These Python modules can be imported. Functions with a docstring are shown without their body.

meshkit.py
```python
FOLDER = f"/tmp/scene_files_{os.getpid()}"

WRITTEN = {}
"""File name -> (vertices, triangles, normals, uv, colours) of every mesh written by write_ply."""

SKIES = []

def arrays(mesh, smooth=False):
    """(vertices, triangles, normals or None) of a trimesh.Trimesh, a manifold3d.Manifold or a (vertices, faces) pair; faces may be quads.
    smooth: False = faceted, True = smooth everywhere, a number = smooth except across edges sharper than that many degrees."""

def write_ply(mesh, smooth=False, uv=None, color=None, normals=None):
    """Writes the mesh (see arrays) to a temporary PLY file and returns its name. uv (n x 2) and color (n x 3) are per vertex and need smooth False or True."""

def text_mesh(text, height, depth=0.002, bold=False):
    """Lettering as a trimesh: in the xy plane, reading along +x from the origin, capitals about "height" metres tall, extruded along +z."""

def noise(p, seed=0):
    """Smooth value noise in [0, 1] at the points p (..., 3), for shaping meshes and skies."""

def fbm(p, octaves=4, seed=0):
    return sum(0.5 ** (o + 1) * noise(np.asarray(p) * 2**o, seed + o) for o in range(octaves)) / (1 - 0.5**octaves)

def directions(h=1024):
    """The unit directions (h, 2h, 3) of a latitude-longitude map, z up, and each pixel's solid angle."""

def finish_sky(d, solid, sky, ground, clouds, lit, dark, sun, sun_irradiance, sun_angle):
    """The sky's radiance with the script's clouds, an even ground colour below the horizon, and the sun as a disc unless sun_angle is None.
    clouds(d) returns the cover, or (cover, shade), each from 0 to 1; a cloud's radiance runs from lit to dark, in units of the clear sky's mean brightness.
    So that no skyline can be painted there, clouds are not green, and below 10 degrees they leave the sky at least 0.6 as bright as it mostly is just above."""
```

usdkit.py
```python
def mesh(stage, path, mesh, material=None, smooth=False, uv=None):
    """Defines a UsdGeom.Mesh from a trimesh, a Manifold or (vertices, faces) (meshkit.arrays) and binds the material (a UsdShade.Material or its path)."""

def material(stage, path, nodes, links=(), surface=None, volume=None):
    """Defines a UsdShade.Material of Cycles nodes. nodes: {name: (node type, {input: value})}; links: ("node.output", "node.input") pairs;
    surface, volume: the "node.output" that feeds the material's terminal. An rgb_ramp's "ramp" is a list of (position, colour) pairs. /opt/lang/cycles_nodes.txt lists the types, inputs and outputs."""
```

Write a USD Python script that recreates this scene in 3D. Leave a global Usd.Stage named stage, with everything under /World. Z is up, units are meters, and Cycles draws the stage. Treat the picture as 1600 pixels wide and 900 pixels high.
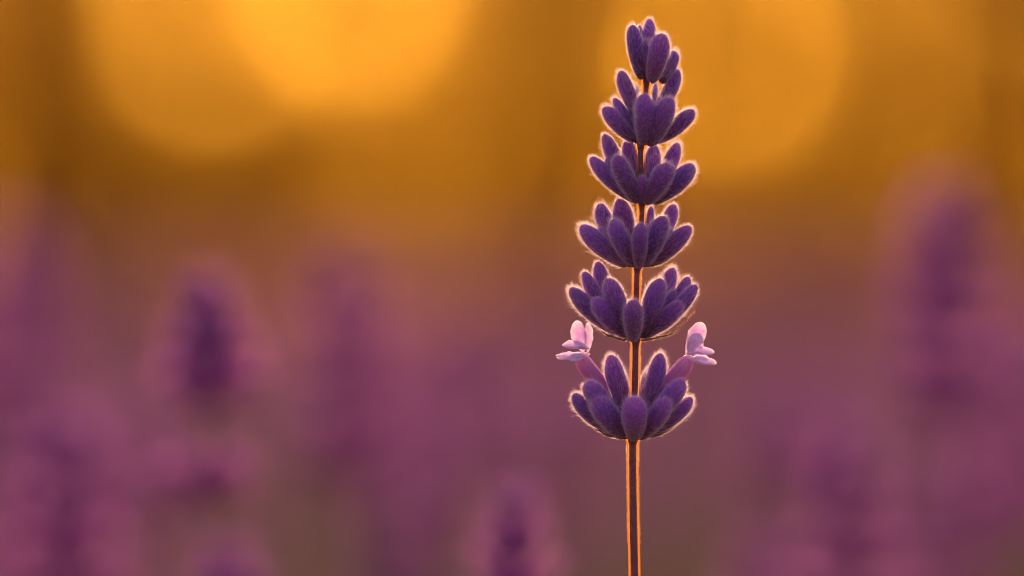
import math
import numpy as np
import trimesh
import meshkit
import usdkit
from pxr import Gf, Sdf, Usd, UsdGeom, UsdLux, UsdShade, Vt

# ---------------------------------------------------------------- stage, camera, sky, sun
stage = Usd.Stage.CreateInMemory()
UsdGeom.SetStageUpAxis(stage, 'Z')
UsdGeom.SetStageMetersPerUnit(stage, 1.0)
UsdGeom.Xform.Define(stage, '/World')
UsdGeom.Scope.Define(stage, '/World/Looks')

S = 0.075e-3            # metres per photograph pixel in the plane of the sharp flower spike
EYE = 0.5               # height of the lens, level with the flowers
cam = UsdGeom.Camera.Define(stage, '/World/camera')
cam.CreateFocalLengthAttr(300.0)
cam.CreateHorizontalApertureAttr(36.0)
cam.CreateFStopAttr(10.0)
cam.CreateFocusDistanceAttr(1.0)
cam.CreateExposureAttr(1.8)
cam.AddTranslateOp().Set((0.0, -1.0, EYE))
cam.AddRotateXYZOp().Set((90, 0, 0))

SUN_EL, SUN_AZ = 9.0, 1.0
sky_mat = usdkit.material(
    stage, '/World/Looks/sky_look',
    {'s': ('sky_texture', dict(sky_type='single_scattering', sun_disc=False, sun_elevation=math.radians(SUN_EL),
                               sun_rotation=math.radians(SUN_AZ), air_density=1.9, aerosol_density=2.5, ozone_density=1.0)),
     'b': ('background_shader', dict(strength=0.1))},
    [('s.color', 'b.color')], surface='b.background')
sky = UsdLux.DomeLight.Define(stage, '/World/sky')
UsdShade.MaterialBindingAPI.Apply(sky.GetPrim()).Bind(sky_mat)
sky.GetPrim().SetCustomDataByKey('kind', 'structure')
sun = UsdLux.DistantLight.Define(stage, '/World/sun')
sun.CreateIntensityAttr(1.25)
sun.CreateAngleAttr(0.5)
sun.CreateNormalizeAttr(True)
sun.CreateColorAttr(Gf.Vec3f(1.0, 0.66, 0.36))
sun.AddRotateZOp().Set(-SUN_AZ)
sun.AddRotateXOp().Set(-(90 - SUN_EL))

# ---------------------------------------------------------------- materials
def mat(name, nodes, links=(), surface='p.BSDF'):
    return usdkit.material(stage, '/World/Looks/' + name, nodes, links, surface=surface)

M = {}
# calyx: violet felt, plum towards its foot; the ramp also paints in foot shade and tip highlight ("along" runs 0..1 from foot to tip)
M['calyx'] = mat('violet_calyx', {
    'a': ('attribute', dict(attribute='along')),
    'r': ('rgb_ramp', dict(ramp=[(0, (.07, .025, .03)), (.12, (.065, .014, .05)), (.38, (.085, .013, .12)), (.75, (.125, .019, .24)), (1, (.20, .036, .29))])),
    'c': ('texture_coordinate', {}),
    'n': ('noise_texture', dict(scale=2600., detail=3., roughness=.7)),
    'o': ('object_info', {}),
    'mr': ('map_range', dict(from_min=0., from_max=1., to_min=.72, to_max=1.28)),
    'm1': ('mix', dict(mix_type='multiply', fac=1.)),
    'hs': ('hsv', dict(hue=.5, saturation=1., fac=1.)),
    'hv': ('map_range', dict(from_min=0., from_max=1., to_min=.472, to_max=.500)),
    'w': ('white_noise_texture', dict(dimensions='1D')), 'wv': ('map_range', dict(from_min=0., from_max=1., to_min=.78, to_max=1.25)),
    'b': ('bump', dict(strength=.5, distance=.00006)),
    'p': ('principled_bsdf', dict(roughness=.85, specular_ior_level=.15, sheen_weight=.6, sheen_roughness=.45, sheen_tint=(.75, .38, .95)))},
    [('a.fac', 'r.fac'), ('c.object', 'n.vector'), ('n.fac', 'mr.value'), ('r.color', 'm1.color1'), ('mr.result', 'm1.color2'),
     ('o.random', 'hv.value'), ('o.random', 'w.w'), ('w.value', 'wv.value'), ('wv.result', 'hs.value'), ('hv.result', 'hs.hue'), ('m1.color', 'hs.color'), ('hs.color', 'p.base_color'), ('n.fac', 'b.height'), ('b.normal', 'p.normal')])


def hair_mat(name, refl, trans, mixf):
    return mat(name, {
        'd': ('diffuse_bsdf', dict(color=refl)), 't': ('translucent_bsdf', dict(color=trans)),
        'm': ('mix_closure', dict(fac=mixf))},
        [('d.BSDF', 'm.closure1'), ('t.BSDF', 'm.closure2')], 'm.closure')


M['fuzz'] = hair_mat('lilac_hair', (.54, .20, .82), (.72, .60, .64), .55)
M['pink_fuzz'] = hair_mat('pink_hair', (.36, .10, .38), (.95, .46, .72), .6)
M['soft_calyx'] = hair_mat('soft_violet_calyx', (.26, .06, .38), (.60, .20, .56), .35)
M['down'] = hair_mat('amber_down', (.5, .3, .2), (.95, .6, .3), .6)
M['stem_core'] = mat('dark_stem', {
    'c': ('texture_coordinate', {}), 'n': ('noise_texture', dict(scale=900., detail=4.)),
    'r': ('rgb_ramp', dict(ramp=[(.3, (.055, .015, .075)), (.6, (.085, .022, .095)), (.75, (.12, .035, .085))])),
    'b': ('bump', dict(strength=.4, distance=.00005)),
    'p': ('principled_bsdf', dict(roughness=.6, specular_ior_level=.3, subsurface_weight=.06, subsurface_scale=.0002, subsurface_radius=(1., .4, .15)))},
    [('c.object', 'n.vector'), ('n.fac', 'r.fac'), ('r.color', 'p.base_color'), ('n.fac', 'b.height'), ('b.normal', 'p.normal')])
M['stem_skin'] = mat('amber_stem_skin', {
    't': ('translucent_bsdf', dict(color=(.50, .175, .02))), 'x': ('transparent_bsdf', dict(color=(.95, .9, .85))),
    'w': ('layer_weight', dict(blend=.5)), 'k': ('map_range', dict(from_min=.10, from_max=.62, to_min=.97, to_max=.40, clamp=True)), 'm': ('mix_closure', {})},
    [('w.facing', 'k.value'), ('k.result', 'm.fac'), ('t.BSDF', 'm.closure1'), ('x.BSDF', 'm.closure2')], 'm.closure')


def leafy(name, refl, trans, mixf, scale=300., rough=.5):
    """A thin leaf or petal: part of the light passes through it."""
    return mat(name, {
        'c': ('texture_coordinate', {}), 'n': ('noise_texture', dict(scale=scale, detail=3.)), 'o': ('object_info', {}),
        'v': ('map_range', dict(from_min=.2, from_max=.8, to_min=.75, to_max=1.2)),
        'h1': ('hsv', dict(hue=.5, saturation=1., fac=1., color=refl)), 'h2': ('hsv', dict(hue=.5, saturation=1., fac=1., color=trans)),
        'p': ('principled_bsdf', dict(roughness=rough, specular_ior_level=.3)), 't': ('translucent_bsdf', {}),
        'm': ('mix_closure', dict(fac=mixf))},
        [('c.object', 'n.vector'), ('n.fac', 'v.value'), ('v.result', 'h1.value'), ('v.result', 'h2.value'),
         ('h1.color', 'p.base_color'), ('h2.color', 't.color'), ('p.BSDF', 'm.closure1'), ('t.BSDF', 'm.closure2')], 'm.closure')


M['petal'] = mat('pink_lilac_petal', {
    'c': ('texture_coordinate', {}), 'n': ('noise_texture', dict(scale=1500., detail=3.)),
    'r': ('rgb_ramp', dict(ramp=[(.3, (.44, .21, .64)), (.7, (.60, .33, .80))])),
    'p': ('principled_bsdf', dict(roughness=.6, specular_ior_level=.2, subsurface_weight=.3, subsurface_scale=.00025, subsurface_radius=(1., .75, 1.), sheen_weight=.2)),
    't': ('translucent_bsdf', dict(color=(.60, .40, .80))), 'm': ('mix_closure', dict(fac=.16))},
    [('c.object', 'n.vector'), ('n.fac', 'r.fac'), ('r.color', 'p.base_color'), ('p.BSDF', 'm.closure1'), ('t.BSDF', 'm.closure2')], 'm.closure')
M['tube'] = mat('lilac_tube', {
    'a': ('attribute', dict(attribute='along')), 'r': ('rgb_ramp', dict(ramp=[(0, (.24, .07, .28)), (.6, (.36, .12, .42)), (1, (.48, .20, .52))])),
    'p': ('principled_bsdf', dict(roughness=.6, specular_ior_level=.2, subsurface_weight=.25, subsurface_scale=.0003, subsurface_radius=(1., .7, 1.))),
    't': ('translucent_bsdf', dict(color=(.45, .2, .38))), 'm': ('mix_closure', dict(fac=.05))},
    [('a.fac', 'r.fac'), ('r.color', 'p.base_color'), ('p.BSDF', 'm.closure1'), ('t.BSDF', 'm.closure2')], 'm.closure')
M['soft_blossom'] = hair_mat('soft_pink_blossom', (.40, .20, .54), (.74, .42, .76), .55)
M['bract'] = leafy('brown_bract', (.17, .085, .06), (.25, .11, .05), .35, 1500.)
M['head'] = leafy('mauve_flower_head', (.42, .21, .48), (.66, .35, .57), .45, 500., .7)
M['stalk'] = leafy('olive_stalk', (.10, .09, .03), (.16, .11, .02), .3, 200.)
M['foliage'] = leafy('grey_green_foliage', (.08, .085, .04), (.12, .10, .03), .35, 100.)
M['leaf'] = leafy('amber_leaf', (.14, .085, .022), (.73, .385, .045), .6, 12.)
M['wood'] = leafy('shrub_wood', (.09, .06, .035), (.02, .01, .01), .05, 30., .8)
M['soil'] = mat('field_soil', {
    'g': ('geometry', {}), 'n': ('noise_texture', dict(scale=3., detail=6.)), 'r': ('rgb_ramp', dict(ramp=[(.35, (.10, .065, .035)), (.6, (.12, .10, .04)), (.75, (.16, .12, .05))])),
    'p': ('principled_bsdf', dict(roughness=.95, specular_ior_level=.1))},
    [('g.position', 'n.vector'), ('n.fac', 'r.fac'), ('r.color', 'p.base_color')])

# ---------------------------------------------------------------- helpers
used = {}


def path_of(name, parent=None):
    base = parent.GetPath() if parent else Sdf.Path('/World')
    key = (str(base), name)
    k = used.get(key, 0)
    used[key] = k + 1
    return str(base.AppendChild(name if k == 0 else f'{name}_{k:03d}'))


def tag(prim, label=None, cat=None, group=None, kind=None):
    for k, v in (('label', label), ('category', cat), ('group', group), ('kind', kind)):
        if v:
            prim.SetCustomDataByKey(k, v)
    return prim


def obj(name, mesh, material, parent=None, along=None, smooth=True):
    m = usdkit.mesh(stage, path_of(name, parent), mesh, material, smooth=smooth)
    if along is not None:
        UsdGeom.PrimvarsAPI(m).CreatePrimvar('along', Sdf.ValueTypeNames.FloatArray, 'vertex').Set(Vt.FloatArray.FromNumpy(np.asarray(along, np.float32)))
    return m.GetPrim()


def empty(name, loc=(0, 0, 0), rotz=0.0, scale=1.0, tilt=0.0):
    x = UsdGeom.Xform.Define(stage, path_of(name))
    x.AddTranslateOp().Set(Gf.Vec3d(*map(float, loc)))
    x.AddRotateXYZOp().Set(Gf.Vec3f(0, float(tilt), float(rotz)))
    if scale != 1.0:
        x.AddScaleOp().Set(Gf.Vec3f(scale, scale, scale))
    return x.GetPrim()


def curves(name, pts, radius_root, radius_tip, material, parent):
    """pts: (n, k, 3); hairs that taper from root to tip."""
    n, k, _ = pts.shape
    c = UsdGeom.BasisCurves.Define(stage, path_of(name, parent))
    c.CreateTypeAttr('linear')
    c.CreateCurveVertexCountsAttr(Vt.IntArray.FromNumpy(np.full(n, k, np.int32)))
    c.CreatePointsAttr(Vt.Vec3fArray.FromNumpy(pts.reshape(-1, 3).astype(np.float32)))
    w = np.tile(np.linspace(2 * radius_root, 2 * radius_tip, k), n).astype(np.float32)
    c.CreateWidthsAttr(Vt.FloatArray.FromNumpy(w))
    c.SetWidthsInterpolation('vertex')
    UsdShade.MaterialBindingAPI.Apply(c.GetPrim()).Bind(material)
    return tag(c.GetPrim(), kind='stuff')


def unit(v):
    v = np.asarray(v, float)
    return v / np.maximum(np.linalg.norm(v, axis=-1, keepdims=True), 1e-12)


def sweep(axis, radii, sides, ribs=0, rib_depth=0.0, flat=1.0):
    """A surface of revolution along a bent axis. Returns vertices, faces, 'along', ring normals' frames."""
    axis = np.asarray(axis, float)
    t = unit(np.gradient(axis, axis=0))
    ref = np.array([0, 1.0, 0]) if abs(t[0] @ [0, 1, 0]) < .9 else np.array([1.0, 0, 0])
    a = unit(np.cross(t, ref))
    b = np.cross(t, a)
    ang = np.arange(sides) * 2 * np.pi / sides
    rr = np.asarray(radii)[:, None] * (1 + rib_depth * np.cos(ribs * ang))[None, :]
    v = axis[:, None] + rr[..., None] * (np.cos(ang)[None, :, None] * a[:, None] + flat * np.sin(ang)[None, :, None] * b[:, None])
    n = len(axis)
    i, j = np.meshgrid(np.arange(n - 1), np.arange(sides), indexing='ij')
    q = np.stack([i * sides + j, (i + 1) * sides + j, (i + 1) * sides + (j + 1) % sides, i * sides + (j + 1) % sides], -1).reshape(-1, 4)
    f = np.vstack([q[:, [0, 2, 1]], q[:, [0, 3, 2]]])
    verts = np.vstack([v.reshape(-1, 3), axis[:1], axis[-1:]])
    c0, c1 = n * sides, n * sides + 1
    jj = np.arange(sides)
    f = np.vstack([f, np.stack([np.full(sides, c0), (jj + 1) % sides, jj], 1), np.stack([np.full(sides, c1), (n - 1) * sides + jj, (n - 1) * sides + (jj + 1) % sides], 1)])
    along = np.concatenate([np.repeat(np.linspace(0, 1, n), sides), [0, 1]])
    tm = trimesh.Trimesh(verts, f, process=False)
    if tm.volume < 0:
        f = f[:, ::-1]
    return verts, f, along, (axis, t, a, b)


def bezier(p0, p1, p2, n):
    t = np.linspace(0, 1, n)[:, None]
    return (1 - t) ** 2 * p0 + 2 * t * (1 - t) * p1 + t ** 2 * p2


def bud_radius(t, foot=.56):
    t = np.asarray(t, float)
    low = foot + (1 - foot) * np.sin(np.pi / 2 * np.clip(t / .58, 0, 1)) ** 1.1
    tip = np.sqrt(np.clip(1 - (np.clip(t - .64, 0, 1) / .36) ** 2.15, 0, 1))
    return low * tip * np.sqrt(np.clip(1 - (1 - np.clip(t / .07, 0, 1)) ** 2, .01, 1))


def bud(p0, p2, width, sag, rng, rings=18, sides=20):
    """A rounded, felted calyx from its foot p0 to its tip p2, its belly sagging along the vector sag."""
    p1 = (p0 + p2) / 2 + sag
    t = np.unique(np.concatenate([[0, .012, .035], 1 - (1 - np.linspace(.07, 1, rings - 3)) ** 1.5]))
    tt = t[:, None]
    axis = (1 - tt) ** 2 * p0 + 2 * tt * (1 - tt) * p1 + tt ** 2 * p2
    r = width / 2 * bud_radius(t)
    r[-1] = r[-2] * .12
    axis[1:] += (meshkit.noise(np.linspace(0, 2.2, len(t))[1:, None] + rng.random(3) * 50, 1)[:, None] - .5) * width * .22 * unit(rng.normal(0, 1, 3))
    v, f, along, fr = sweep(axis, r, sides, ribs=int(rng.integers(6, 9)), rib_depth=.05)
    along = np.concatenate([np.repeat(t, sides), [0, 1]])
    return v, f, along, (p0, p1, p2, width)


def bud_hair(b, n, rng, lmin, lmax, k=4, lean=1.05, tmin=.05):
    """Root, direction and curl of the felt on one calyx."""
    p0, p1, p2, width = b
    t = tmin + (1 - tmin) * rng.random(n) ** 1.05
    tt = t[:, None]
    ax = (1 - tt) ** 2 * p0 + 2 * tt * (1 - tt) * p1 + tt ** 2 * p2
    tg = unit(2 * (1 - tt) * (p1 - p0) + 2 * tt * (p2 - p1))
    a = unit(np.cross(tg, [0.02, 1.0, 0.01]))
    c = np.cross(tg, a)
    ph = rng.random(n)[:, None] * 2 * np.pi
    rad = np.cos(ph) * a + np.sin(ph) * c
    root = ax + rad * (width / 2 * bud_radius(t) * .97)[:, None]
    endness = np.clip((tt - .7) / .3, 0, 1) ** 1.5
    nrm = unit(rad * (1 - .85 * endness) + tg * endness)
    d = unit(nrm * .8 + tg * lean * rng.uniform(.5, 1.1, (n, 1)) + rng.normal(0, .22, (n, 3)))
    curl = unit(tg + rng.normal(0, .5, (n, 3)))
    L = lmin + (lmax - lmin) * rng.random((n, 1)) ** 2.4 * np.where(rng.random((n, 1)) < .03, 1.7, 1.0)
    L = L * (1 - .3 * endness)
    s = np.linspace(0, 1, k)[None, :, None]
    return root[:, None] + d[:, None] * L[:, None] * s + curl[:, None] * (L[:, None] * .28) * s ** 2


def px(x, y, depth=0.0):
    """Photograph pixel to a point in the plane of the sharp spike; depth in pixels away from the camera."""
    return np.array([(x - 800) * S, depth * S, EYE + (450 - y) * S])


# ---------------------------------------------------------------- ground
gy = np.concatenate([np.linspace(-3, 40, 60), np.linspace(50, 2500, 30)])
gx = np.concatenate([np.linspace(-1500, -30, 12), np.linspace(-25, 25, 40), np.linspace(30, 1500, 12)])
GX, GY = np.meshgrid(gx, gy)
gz = (meshkit.fbm(np.stack([GX * .8, GY * .8, 0 * GX], -1), 3, 5) - .5) * .06 - .03
gv = np.stack([GX, GY, gz], -1).reshape(-1, 3)
w = len(gx)
ii, jj = np.meshgrid(np.arange(len(gy) - 1), np.arange(w - 1), indexing='ij')
gf = np.stack([ii * w + jj, ii * w + jj + 1, (ii + 1) * w + jj + 1, (ii + 1) * w + jj], -1).reshape(-1, 4)
tag(obj('ground', (gv, gf), M['soil']), 'brown soil of the field under the lavender rows', kind='structure')

# ---------------------------------------------------------------- the shrubs along the far edge of the field
SHRUB_Y = 26.0
SC = S * (SHRUB_Y + 1.0)          # metres per pixel out there


def far(x, y):
    return (x - 800) * SC, EYE + (450 - y) * SC


# open places in the crowns where the low sky shines through: (x, z, radius, how much is missing)
gaps = [(*far(333, 45), .080, .91), (*far(540, -25), .150, .80), (*far(80, 110), .12, .16), (*far(1545, 60), .12, .12), (*far(1140, 75), .125, .95), (*far(1080, 300), .26, .17), (*far(1590, -80), .110, .6), (*far(930, -70), .10, .5),
        (*far(1430, 130), .24, .17), (*far(820, 30), .14, .28), (*far(60, 120), .34, .26), (*far(1540, 130), .26, .13), (*far(560, 250), .12, .05), (*far(830, 260), .22, .14)]


def shrub(cx, cy, width, height, label, seed, dens=1.0):
    rng = np.random.default_rng(seed)
    root = empty('shrub', (cx, cy, -.03))
    tag(root, label, 'shrub', 'shrubs along the far edge of the field')
    # stems
    vs, fs, k = [], [], 0
    for s in range(9):
        a = rng.uniform(0, 2 * np.pi)
        top = np.array([math.cos(a) * width * rng.uniform(.1, .4), math.sin(a) * .4 * rng.uniform(.2, 1), height * rng.uniform(.6, .95)])
        ax = bezier(np.array([math.cos(a) * .06, math.sin(a) * .06, 0]), np.array([top[0] * .3, top[1] * .3, top[2] * .6]), top, 8)
        v, f, _, _ = sweep(ax, np.linspace(.022, .005, 8), 6)
        vs.append(v)
        fs.append(f + k)
        k += len(v)
    obj('trunk', (np.vstack(vs), np.vstack(fs)), M['wood'], root)
    n = int(47000 * width * height / 4 * dens)
    p = np.stack([rng.uniform(-.5, .5, n) * width, rng.normal(0, .22, n), rng.random(n) ** .9 * height], -1)
    q = p / [width, 1, height]
    lump = meshkit.fbm(np.stack([p[:, 0] * 3 + seed, p[:, 1] * 2, p[:, 2] * 3], -1), 3, seed)
    edge = 1 - (2 * np.abs(q[:, 0])) ** 3 * .5 * q[:, 2]
    keep = (q[:, 2] < .78 + .44 * (lump - .5) * 2 * .6 + .15 * (1 - (2 * q[:, 0]) ** 2)) & (rng.random(n) < edge * np.clip(.35 + 1.6 * (lump - .25), .1, 1))
    for gx_, gz_, r, much in gaps:
        d = np.hypot((p[:, 0] + cx - gx_) , (p[:, 2] - gz_))
        keep &= rng.random(n) > much * np.exp(-(d / r) ** 3)
    p = p[keep]
    n = len(p)
    L = rng.uniform(.03, .06, n)[:, None]
    d = unit(rng.normal(0, 1, (n, 3)) + [0, 0, .3])
    sd = unit(np.cross(d, rng.normal(0, 1, (n, 3))))
    nn = np.cross(d, sd)
    v = np.stack([p, p + d * L * .5 + sd * L * .3 + nn * L * .06, p + d * L, p + d * L * .5 - sd * L * .3 + nn * L * .06], 1).reshape(-1, 3)
    f = (np.arange(n) * 4)[:, None] + np.array([0, 1, 2, 3])
    obj('crown', (v, f), M['leaf'], root, smooth=False)
    return root


shrub(-1.92, 26.3, 1.6, 2.30, 'amber shrub behind the field at the left edge of the picture', 11, 1.25)
shrub(-1.08, 26.0, 1.3, 2.20, 'amber shrub with a round gap of bright sky in the upper left', 12)
shrub(-.32, 26.1, 1.3, 2.15, 'brown shrub right of the brightest glow and left of the sharp flower spike', 13)
shrub(.42, 26.2, 1.3, 2.15, 'amber shrub directly behind the top of the sharp flower spike', 14)
shrub(1.15, 25.9, 1.3, 2.20, 'olive brown shrub right of the broad round glow, above the tall blurred spike', 15)
shrub(1.98, 26.2, 1.6, 2.30, 'amber shrub behind the field at the right edge of the picture', 16, 1.25)

# ---------------------------------------------------------------- lavender field (mass of spikes and foliage behind)
def spike_proto_meshes(seed, lo=True):
    """One small whole flower spike, about 50 mm of head on a stalk, origin at the tip of the head; head and stalk meshes."""
    rng = np.random.default_rng(seed)
    hv, hf, k = [], [], 0
    for wz, wr, cnt in ((-.003, .0025, 4), (-.011, .0045, 6), (-.019, .006, 7), (-.027, .007, 7), (-.036, .0075, 8), (-.049, .0075, 8)):
        for c in range(cnt):
            a = 2 * np.pi * (c + rng.uniform(-.2, .2)) / cnt
            o = np.array([math.cos(a), math.sin(a), 0])
            p0 = o * .0008 + [0, 0, wz - .004]
            p2 = o * wr * rng.uniform(.85, 1.1) + [0, 0, wz + rng.uniform(.001, .004)]
            ax = np.linspace(p0, p2, 4)
            v, f, _, _ = sweep(ax, np.array([.0006, .0013, .0014, .0004]), 5)
            hv.append(v)
            hf.append(f + k)
            k += len(v)
    ax = np.linspace([0, 0, -.002], [rng.normal(0, .02), rng.normal(0, .02), -.30], 5)
    sv, sf, _, _ = sweep(ax, np.full(5, .0009), 5)
    return (np.vstack(hv), np.vstack(hf)), (sv, sf)


field = UsdGeom.PointInstancer.Define(stage, path_of('lavender_field'))
tag(field.GetPrim(), 'blurred mass of purple lavender spikes filling the field behind', 'lavender', kind='stuff')
for s in range(3):
    hd, st = spike_proto_meshes(40 + s)
    proto = UsdGeom.Xform.Define(stage, f'/World/lavender_field/spike_kind_{s:03d}').GetPrim()
    obj('flower_head', hd, M['head'], proto)
    obj('stalk', st, M['stalk'], proto)
    field.GetPrototypesRel().AddTarget(proto.GetPath())
rng = np.random.default_rng(7)
N = 13000
D = np.sqrt(rng.uniform(2.7 ** 2, 26 ** 2, N))
X = rng.uniform(-1, 1, N) * (.55 + .11 * D)
Z = np.minimum(rng.normal(.438, .041, N), .506 - .05 * rng.random(N) ** 2)
pos = np.stack([X, D - 1, Z], -1)
field.CreatePositionsAttr(Vt.Vec3fArray.FromNumpy(pos.astype(np.float32)))
field.CreateProtoIndicesAttr(Vt.IntArray.FromNumpy(rng.integers(0, 3, N).astype(np.int32)))
ang = rng.uniform(0, 2 * np.pi, N)
tl = rng.normal(0, .06, N)
field.CreateOrientationsAttr(Vt.QuathArray([Gf.Quath(float(math.cos(a / 2)), float(t), float(-t * .5), float(math.sin(a / 2))) for a, t in zip(ang, tl)]))
sc = rng.uniform(.8, 1.25, N)
field.CreateScalesAttr(Vt.Vec3fArray.FromNumpy(np.stack([sc, sc, sc], -1).astype(np.float32)))

# narrow-leaved foliage mounds under the spikes
n = 120000
rng = np.random.default_rng(8)
D = np.sqrt(rng.uniform(2.2 ** 2, 26 ** 2, n))
X = rng.uniform(-1, 1, n) * (.6 + .12 * D)
h = .16 + .14 * meshkit.noise(np.stack([X * 1.6, D * 1.6, 0 * X], -1), 3)
p = np.stack([X, D - 1, h * rng.random(n) ** .5], -1)
L = rng.uniform(.04, .08, n)[:, None]
d = unit(rng.normal(0, .6, (n, 3)) + [0, 0, .8])
sd = unit(np.cross(d, rng.normal(0, 1, (n, 3))))
v = np.stack([p, p + d * L * .5 + sd * .004, p + d * L, p + d * L * .5 - sd * .004], 1).reshape(-1, 3)
tag(obj('lavender_foliage', (v, (np.arange(n) * 4)[:, None] + np.array([0, 1, 2, 3])), M['foliage'], smooth=False),
    'grey green narrow leaves of the lavender rows under the spikes', 'foliage', kind='stuff')

# ---------------------------------------------------------------- single blurred spikes behind the sharp one
def background_proto(name, label, group, seed, whorls):
    rng = np.random.default_rng(seed)
    root = empty(name)
    tag(root, label, 'lavender spike', group)
    for wz, wr, cnt, bw in whorls:
        hv, hf, hair, al, k = [], [], [], [], 0
        pv, pf, pk = [], [], 0
        for c in range(cnt):
            a = 2 * np.pi * (c + rng.uniform(-.25, .25)) / cnt
            o = np.array([math.cos(a), math.sin(a), 0])
            p0 = o * .001 + [0, 0, wz - .0045]
            p2 = o * wr * rng.uniform(.8, 1.1) + [0, 0, wz + rng.uniform(.0005, .0035)]
            v, f, along, b = bud(p0, p2, bw * rng.uniform(.9, 1.1), o * .0008 - [0, 0, .0006], rng, 9, 10)
            hv.append(v)
            hf.append(f + k)
            al.append(along)
            k += len(v)
            for _ in range(4 if wz > -.006 else 2):
                dd = unit(o * rng.uniform(.4, 1.2) + rng.normal(0, .5, 3) + [0, 0, .4])
                q0 = p2 - dd * .0004
                pvv, pff, _, _ = sweep(np.linspace(q0, q0 + dd * rng.uniform(.0022, .0034), 5), np.array([.0003, .0008, .0011, .0009, .0002]), 7, flat=.35)
                pv.append(pvv)
                pf.append(pff + pk)
                pk += len(pvv)
            hair.append(bud_hair(b, 140, rng, .0005, .0013, 3))
        wp = obj('whorl', (np.vstack(hv), np.vstack(hf)), M['soft_calyx'], root)
        obj('blossoms', (np.vstack(pv), np.vstack(pf)), M['soft_blossom'], wp)
        curves('fuzz', np.concatenate(hair), .00003, .00001, M['pink_fuzz'], wp)
    ax = bezier(np.array([0, 0, -.003]), np.array([.002, 0, -.1]), np.array([.01, .01, -.5]), 12)
    v, f, _, _ = sweep(ax, np.full(12, .0008), 8)
    obj('stem', (v, f), M['stalk'], root)
    return root


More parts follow.
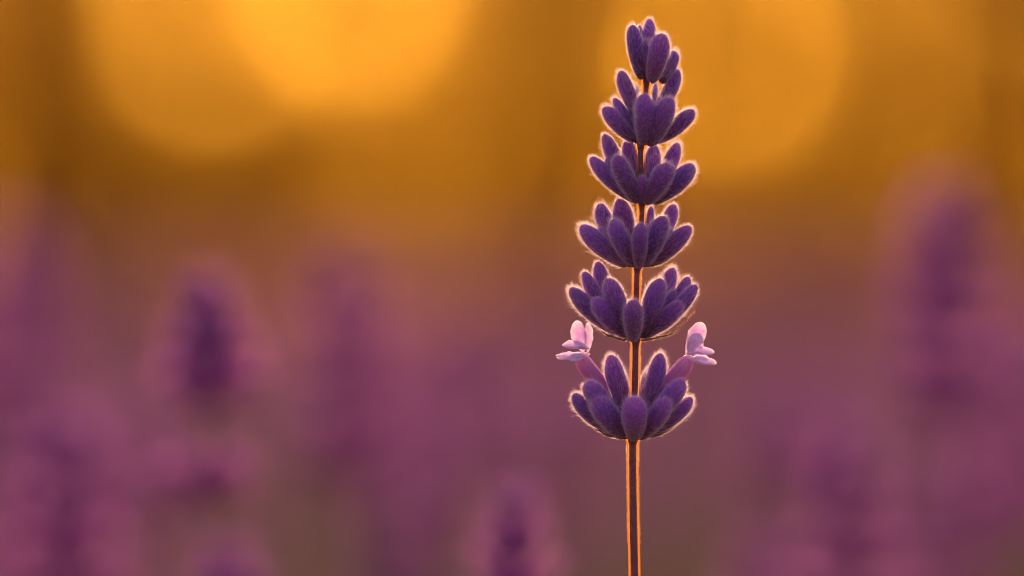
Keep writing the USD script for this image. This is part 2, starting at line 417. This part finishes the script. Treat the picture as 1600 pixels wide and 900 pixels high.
GROUP = 'blurred lavender spikes behind the sharp one'
W1 = ((-.004, .003, 5, .0034), (-.0095, .0056, 7, .0036), (-.0155, .0074, 8, .0038), (-.0225, .0082, 8, .004), (-.040, .0078, 8, .004))
W2 = ((-.004, .0028, 5, .0032), (-.010, .0052, 7, .0034), (-.017, .007, 8, .0036), (-.024, .008, 9, .0038), (-.032, .0084, 9, .004), (-.040, .0084, 9, .004))
spots = [  # px x, px y of the tip, distance from the lens, scale, kind, label
    (325, 418, 1.26, .76, 0, 'blurred purple spike left of centre with a gap above its lowest whorl'),
    (803, 752, 1.19, .76, 1, 'blurred spike low in the picture, nearest left of the bare sharp stem'),
    (108, 635, 1.36, .92, 1, 'pale topped blurred spike low at the left, its head reaching the bottom edge'),
    (355, 845, 1.26, .76, 1, 'blurred spike tip at the bottom edge below the gapped spike'),
    (545, 378, 1.50, .95, 1, 'very soft mauve spike between the gapped spike and the sharp one'),
    (1475, 285, 1.43, .90, 1, 'tallest blurred spike, standing against the amber glow at the right'),
    (1335, 660, 1.40, .90, 1, 'blurred spike low at the right, below and left of the tallest one'),
    (1195, 835, 1.45, .90, 1, 'faint spike tip at the bottom edge right of the sharp stem'),
    (15, 345, 1.75, 1.1, 1, 'very soft mauve spike cut by the left edge of the picture'),
    (845, 590, 1.90, .9, 0, 'faint dark purple spike just left of the sharp open blossoms'),
    (1592, 470, 1.70, 1.1, 1, 'dark soft spike cut by the right edge of the picture'),
    (690, 470, 2.0, 1.15, 1, 'faint pinkish spike midway between the mauve spike and the sharp one'),
    (1245, 590, 1.9, 1.1, 0, 'faint pink spike between the sharp blossoms and the low right spike'),
    (1470, 690, 1.6, .95, 1, 'soft spike low at the right, directly below the tallest blurred one'),
    (215, 640, 1.75, .95, 0, 'soft mauve spike between the pale topped spike and the gapped one'),
    (20, 690, 1.5, .9, 1, 'dusky spike in the lower left corner of the picture'),
    (640, 700, 1.7, .95, 1, 'soft mauve spike left of the spike nearest the bare stem'),
]
protos = {}
for i, (x, y, dist, sc, kind, label) in enumerate(spots):
    loc = ((x - 800) * S * dist, dist - 1, EYE + (450 - y) * S * dist)
    rot = (i * 67) % 360
    if kind not in protos:
        r = background_proto('blurred_lavender_spike', label, GROUP, 60 + kind, (W1, W2)[kind])
        protos[kind] = r
        ops = UsdGeom.Xformable(r).GetOrderedXformOps()
        ops[0].Set(Gf.Vec3d(*loc))
        ops[1].Set(Gf.Vec3f(0, 0, rot))
        UsdGeom.Xformable(r).AddScaleOp().Set(Gf.Vec3f(sc, sc, sc))
    else:
        r = empty('blurred_lavender_spike', loc, rot, sc)
        r.GetReferences().AddInternalReference(protos[kind].GetPath())
        r.SetInstanceable(True)
        tag(r, label, 'lavender spike', GROUP)

# ---------------------------------------------------------------- the sharp lavender spike
spike = empty('lavender_spike', (0, 0, 0))
tag(spike, 'sharp backlit purple lavender spike with two open pink blossoms', 'lavender spike')
rng = np.random.default_rng(3)
# stem: centre line through these photograph pixels, then down to the ground
cl = [(1012, 60, 12), (1010, 130, 15), (1004, 190, 14), (1001, 240, 14), (1003, 300, 14), (1003, 335, 14), (997, 400, 14.5), (994.5, 450, 15), (993, 550, 17), (992, 600, 17.5),
      (989.5, 660, 18.5), (988.8, 690, 20), (988.6, 720, 20), (989.5, 800, 20.5), (991.4, 900, 21)]
stem_pts = np.array([px(x, y) for x, y, _ in cl] + [px(996, 1300), px(1010, 3000), np.array([.018, .004, -.04])])
stem_r = np.array([w_ for *_, w_ in cl] + [22, 26, 30]) * S / 2 * .91
par = np.linspace(0, 1, len(stem_pts))
fine = np.concatenate([np.linspace(0, .84, 260), np.linspace(.85, 1, 20)])
from scipy.interpolate import PchipInterpolator
ax = PchipInterpolator(par, stem_pts)(fine)
rr = PchipInterpolator(par, stem_r)(fine)
feet = [(1010, 124), (1008, 226), (1003, 316), (997, 417), (990, 530), (989, 684)]
for fx, fy in feet:      # the stem swells a little where a whorl sits on it
    rr = rr * (1 + .45 * np.exp(-((ax[:, 2] - px(fx, fy + 1)[2]) / (6 * S)) ** 2))
v, f, al, _ = sweep(ax, rr * (.61 + .06 * (meshkit.noise(np.stack([fine * 160, 0 * fine, 0 * fine], -1), 4) - .5)), 20, ribs=4, rib_depth=.03)
stem = obj('stem', (v, f), M['stem_core'], spike, along=al)
v, f, al, _ = sweep(ax, rr, 28, ribs=4, rib_depth=.015)
obj('skin', (v, f), M['stem_skin'], stem)
# fine down on the stem, sparse
n = 9000
t = rng.random(n) * .80
ctr = PchipInterpolator(par, stem_pts)(t)
ph = rng.random(n)[:, None] * 2 * np.pi
rad = np.concatenate([np.cos(ph), np.sin(ph), 0 * ph], 1)
root = ctr + rad * PchipInterpolator(par, stem_r)(t)[:, None]
d = unit(rad + [0, 0, .6] + rng.normal(0, .3, (n, 3)))
L = rng.uniform(.00005, .00022, (n, 1))
curves('down', root[:, None] + d[:, None] * L[:, None] * np.linspace(0, 1, 3)[None, :, None], .000008, .000004, M['down'], stem)

# calyxes: foot x, y, tip x, y, width (pixels), side (-1 towards the lens, +1 away, 0 in the plane of the picture)
whorls = [
    [(1012, 104, 1017, 29, 24, 1), (1006, 100, 1001, 36, 14, .6), (1034, 128, 1058, 76, 26, .5), (1003, 124, 988, 41, 29, -.5), (1017, 126, 1034, 52, 34, -.7), (1009, 120, 1009, 62, 24, -.1)],
    [(1000, 182, 967, 110, 27, .6), (1026, 176, 1061, 109, 28, .6), (998, 170, 994, 128, 9, 1), (1022, 172, 1025, 128, 10, 1), (998, 222, 968, 168, 25, .3), (1010, 215, 1020, 152, 26, .8),
     (994, 220, 943, 165, 28, 0), (1026, 221, 1083, 170, 26, 0), (1006, 225, 1004, 151, 34, -1), (1015, 226, 1042, 154, 35, -.9)],
    [(988, 292, 944, 209, 27, .8), (1026, 296, 1061, 224, 27, .8), (996, 298, 984, 215, 30, 1), (1012, 300, 1022, 226, 30, 1), (1002, 312, 1003, 282, 16, -.2),
     (994, 313, 921, 243, 30, 0), (1018, 314, 1083, 258, 31, 0), (997, 315, 962, 244, 34, -.8), (1010, 315, 1042, 256, 37, -.8), (1004, 317, 1006, 274, 16, -.6)],
    [(965, 388, 936, 316, 28, .8), (988, 392, 971, 311, 33, .9), (1024, 386, 1056, 317, 29, .8), (1008, 392, 1020, 322, 18, 1),
     (982, 414, 905, 350, 31, 0), (1012, 413, 1081, 351, 33, 0), (990, 414, 958, 346, 35, -.8), (1004, 415, 1037, 337, 35, -.9), (998, 418, 1000, 350, 31, -1)],
    [(962, 484, 932, 410, 29, .8), (1028, 484, 1052, 417, 27, .8), (957, 498, 910, 424, 26, .4), (1038, 492, 1074, 432, 21, .4), (1010, 490, 1022, 440, 20, .9),
     (966, 519, 895, 451, 28, 0), (1022, 516, 1088, 445, 27, 0), (980, 524, 928, 466, 31, -.5), (1004, 524, 1066, 472, 32, -.5), (984, 514, 950, 432, 37, -.7), (1003, 520, 1033, 435, 38, -.8), (989, 529, 989, 470, 33, -1)],
    [(976, 642, 954, 552, 31, .5), (1010, 642, 1033, 551, 32, .5), (982, 640, 971, 572, 27, .9), (1003, 640, 1017, 576, 27, .9), (964, 656, 915, 592, 36, -.45), (1013, 658, 1066, 593, 34, -.45),
     (962, 676, 896, 615, 29, 0), (1014, 678, 1083, 619, 29, 0), (977, 681, 931, 618, 39, -.7), (1000, 681, 1041, 622, 39, -.7), (991, 683, 993, 619, 44, -1)],
]
for wi, calyxes in enumerate(whorls):
    fx, fy = feet[wi]
    top = min(c[3] for c in calyxes)
    half = max(abs(c[2] - fx) for c in calyxes)
    fill = [(fx + u * half * .12, fy - 4, fx + u * half + rng.normal(0, 3), fy - (fy - top) * h_ + rng.normal(0, 3), rng.uniform(22, 29), sd_)
            for u, h_, sd_ in ((-.62, .62, .35), (.60, .60, .35), (-.30, .66, .55), (.30, .66, .55))] if wi else []
    for (x0, y0, x1, y1, wd, side) in calyxes + fill:
        wd *= rng.uniform(.88, 1.08)
        g = rng.uniform(-.04, .04)
        x1, y1 = x1 + (x1 - x0) * g + rng.normal(0, 1.5), y1 + (y1 - y0) * g
        ln = math.hypot(x1 - x0, y1 - y0)
        dep = side * max(math.sqrt(max(98 ** 2 - ln ** 2, 0)), 26)
        jit = rng.normal(0, 5)
        p0 = px(x0, y0, dep * .18 + jit * .2)
        p2 = px(x1, y1, dep + jit)
        # the belly hangs down and out, as on a bowl
        out = unit(np.array([x1 - x0, 0, 0]) * S + 1e-9) * abs(x1 - x0) * S
        sag = np.array([(x1 - x0) * .10, dep * .14, -ln * .045]) * S
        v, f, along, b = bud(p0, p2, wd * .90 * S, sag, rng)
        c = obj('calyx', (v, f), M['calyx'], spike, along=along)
        nh = int(26 * ln * wd / 30) + 150
        curves('fuzz', bud_hair(b, nh, rng, .00012, .00072 * rng.uniform(.8, 1.2)), .0000085, .000004, M['fuzz'], c)

# bracts: thin dry scales under the whorls
def bract(pts, wd):
    pts = np.array([px(*p) for p in pts])
    n = 12
    q = PchipInterpolator(np.linspace(0, 1, len(pts)), pts)(np.linspace(0, 1, n))
    t = np.linspace(0, 1, n)
    q[1:] += (meshkit.noise(np.linspace(0, 5, n)[1:, None] + rng.random(3) * 40, 2)[:, None] - .5) * 5 * S * np.array([.4, .5, 1])
    r = .75 * wd * S * np.clip(np.sin(np.pi * np.clip(t * .93 + .07, 0, 1)) ** .6, .12, 1) * rng.uniform(.7, 1.2, n)
    v, f, _, _ = sweep(q, r, 10, flat=.9)
    b = obj('bract', (v, f), M['bract'], spike)
    m = 90
    root = np.stack([PchipInterpolator(t, q)(x) for x in rng.uniform(.1, 1, m)])
    d = unit(rng.normal(0, 1, (m, 3)) + [0, -.2, -.3])
    curves('fuzz', root[:, None] + d[:, None] * rng.uniform(.0001, .00045, (m, 1))[:, None] * np.linspace(0, 1, 3)[None, :, None], .000009, .000004, M['down'], b)


bract([(1004, 317, -6), (1022, 317, -14), (1038, 312, -10)], 2.0)
bract([(1000, 317, -6), (984, 313, -14), (972, 307, -10)], 1.8)
bract([(998, 418, -6), (1022, 413, -20), (1045, 405, -12)], 2.4)
bract([(996, 418, -6), (974, 414, -18), (956, 406, -14)], 1.8)
bract([(1010, 531, -5), (1038, 524, -10), (1066, 508, -6), (1086, 484, 0)], .8)
bract([(990, 532, -6), (1024, 529, -16), (1058, 518, -16)], 2.0)
bract([(988, 532, -6), (960, 528, -18), (938, 516, -14)], 2.0)
bract([(991, 685, -6), (1022, 681, -18), (1052, 669, -12)], 2.2)
bract([(987, 685, -6), (957, 681, -18), (926, 668, -12)], 2.2)


def petal(p0, p2, wd, thick, normal, bend, notch=0.0):
    """A rounded fleshy petal from p0 to p2, pixel coordinates; normal = the way its face looks; bend along the normal."""
    p0, p2 = px(*p0), px(*p2)
    d = unit(p2 - p0)
    nn = unit(np.asarray(normal, float) - d * (np.asarray(normal, float) @ d))
    sd = np.cross(d, nn)
    L = np.linalg.norm(p2 - p0)
    s = trimesh.creation.icosphere(4, 1.0)
    q = s.vertices.copy()
    t = (q[:, 0] + 1) / 2
    prof = (.45 + .55 * np.sin(np.pi / 2 * np.clip(t / .7, 0, 1)))
    y = q[:, 1] * prof * wd * 1.12 * S / 2
    z = q[:, 2] * thick * .95 * S / 2 * (1 - .25 * t) + bend * S * np.sin(np.pi * t) + .27 * wd * S * (q[:, 1] ** 2)
    x = t * L * (1 - notch * np.exp(-(q[:, 1] / .25) ** 2) * (t > .5))
    v = p0 + x[:, None] * d + y[:, None] * sd + z[:, None] * nn
    v = v + (meshkit.noise(v / S / 8, 3)[:, None] - .5) * 3.2 * S * nn + (meshkit.noise(v / S / 6, 9)[:, None] - .5) * 2.4 * S * sd * np.abs(q[:, 1:2])
    return v, s.faces


def corolla(axis, radii, petals, label):
    ax = np.array([px(*p) for p in axis])
    tt = np.linspace(0, 1, 14)
    q = PchipInterpolator(np.linspace(0, 1, len(ax)), ax)(tt)
    r = PchipInterpolator(np.linspace(0, 1, len(radii)), np.array(radii, float))(tt) * S
    v, f, al, _ = sweep(q, r, 40, ribs=10, rib_depth=.05)
    c = obj('corolla', (v, f), M['tube'], spike, along=al)
    tag(c, label)
    for args in petals:
        obj('petal', petal(*args), M['petal'], c)


corolla([(950, 630, 34), (932, 594, 26), (914, 570, 10), (905, 553, 0)], [9, 13, 13, 4],
        [((912, 551, 4), (901, 501, 10), 23, 8, (-.25, -1, .1), 3), ((918, 552, 10), (919, 504, 22), 13, 6, (.4, -1, 0), 2),
         ((921, 545, -4), (878, 540, -14), 17, 8, (0, -.55, .8), 2), ((922, 553, -6), (866, 558, -22), 16, 9, (0, -.6, .8), -3, .12), ((914, 556, -8), (886, 562, -26), 14, 8, (.1, -.7, .6), -2)],
        'open pink lilac blossom on the left')
corolla([(1030, 630, 34), (1050, 594, 26), (1069, 572, 10), (1078, 556, 0)], [9, 13, 13, 4],
        [((1072, 552, 4), (1098, 504, 8), 27, 9, (.2, -1, .1), 3), ((1076, 556, -4), (1092, 521, -2), 24, 8, (.25, -1, .15), 3),
         ((1070, 553, -4), (1116, 551, -14), 17, 9, (0, -.55, .8), 3), ((1074, 560, -8), (1119, 568, -24), 16, 9, (0, -.65, .75), -1), ((1082, 560, 8), (1108, 560, 10), 14, 7, (0, -.6, .8), 0)],
        'open pink lilac blossom on the right')
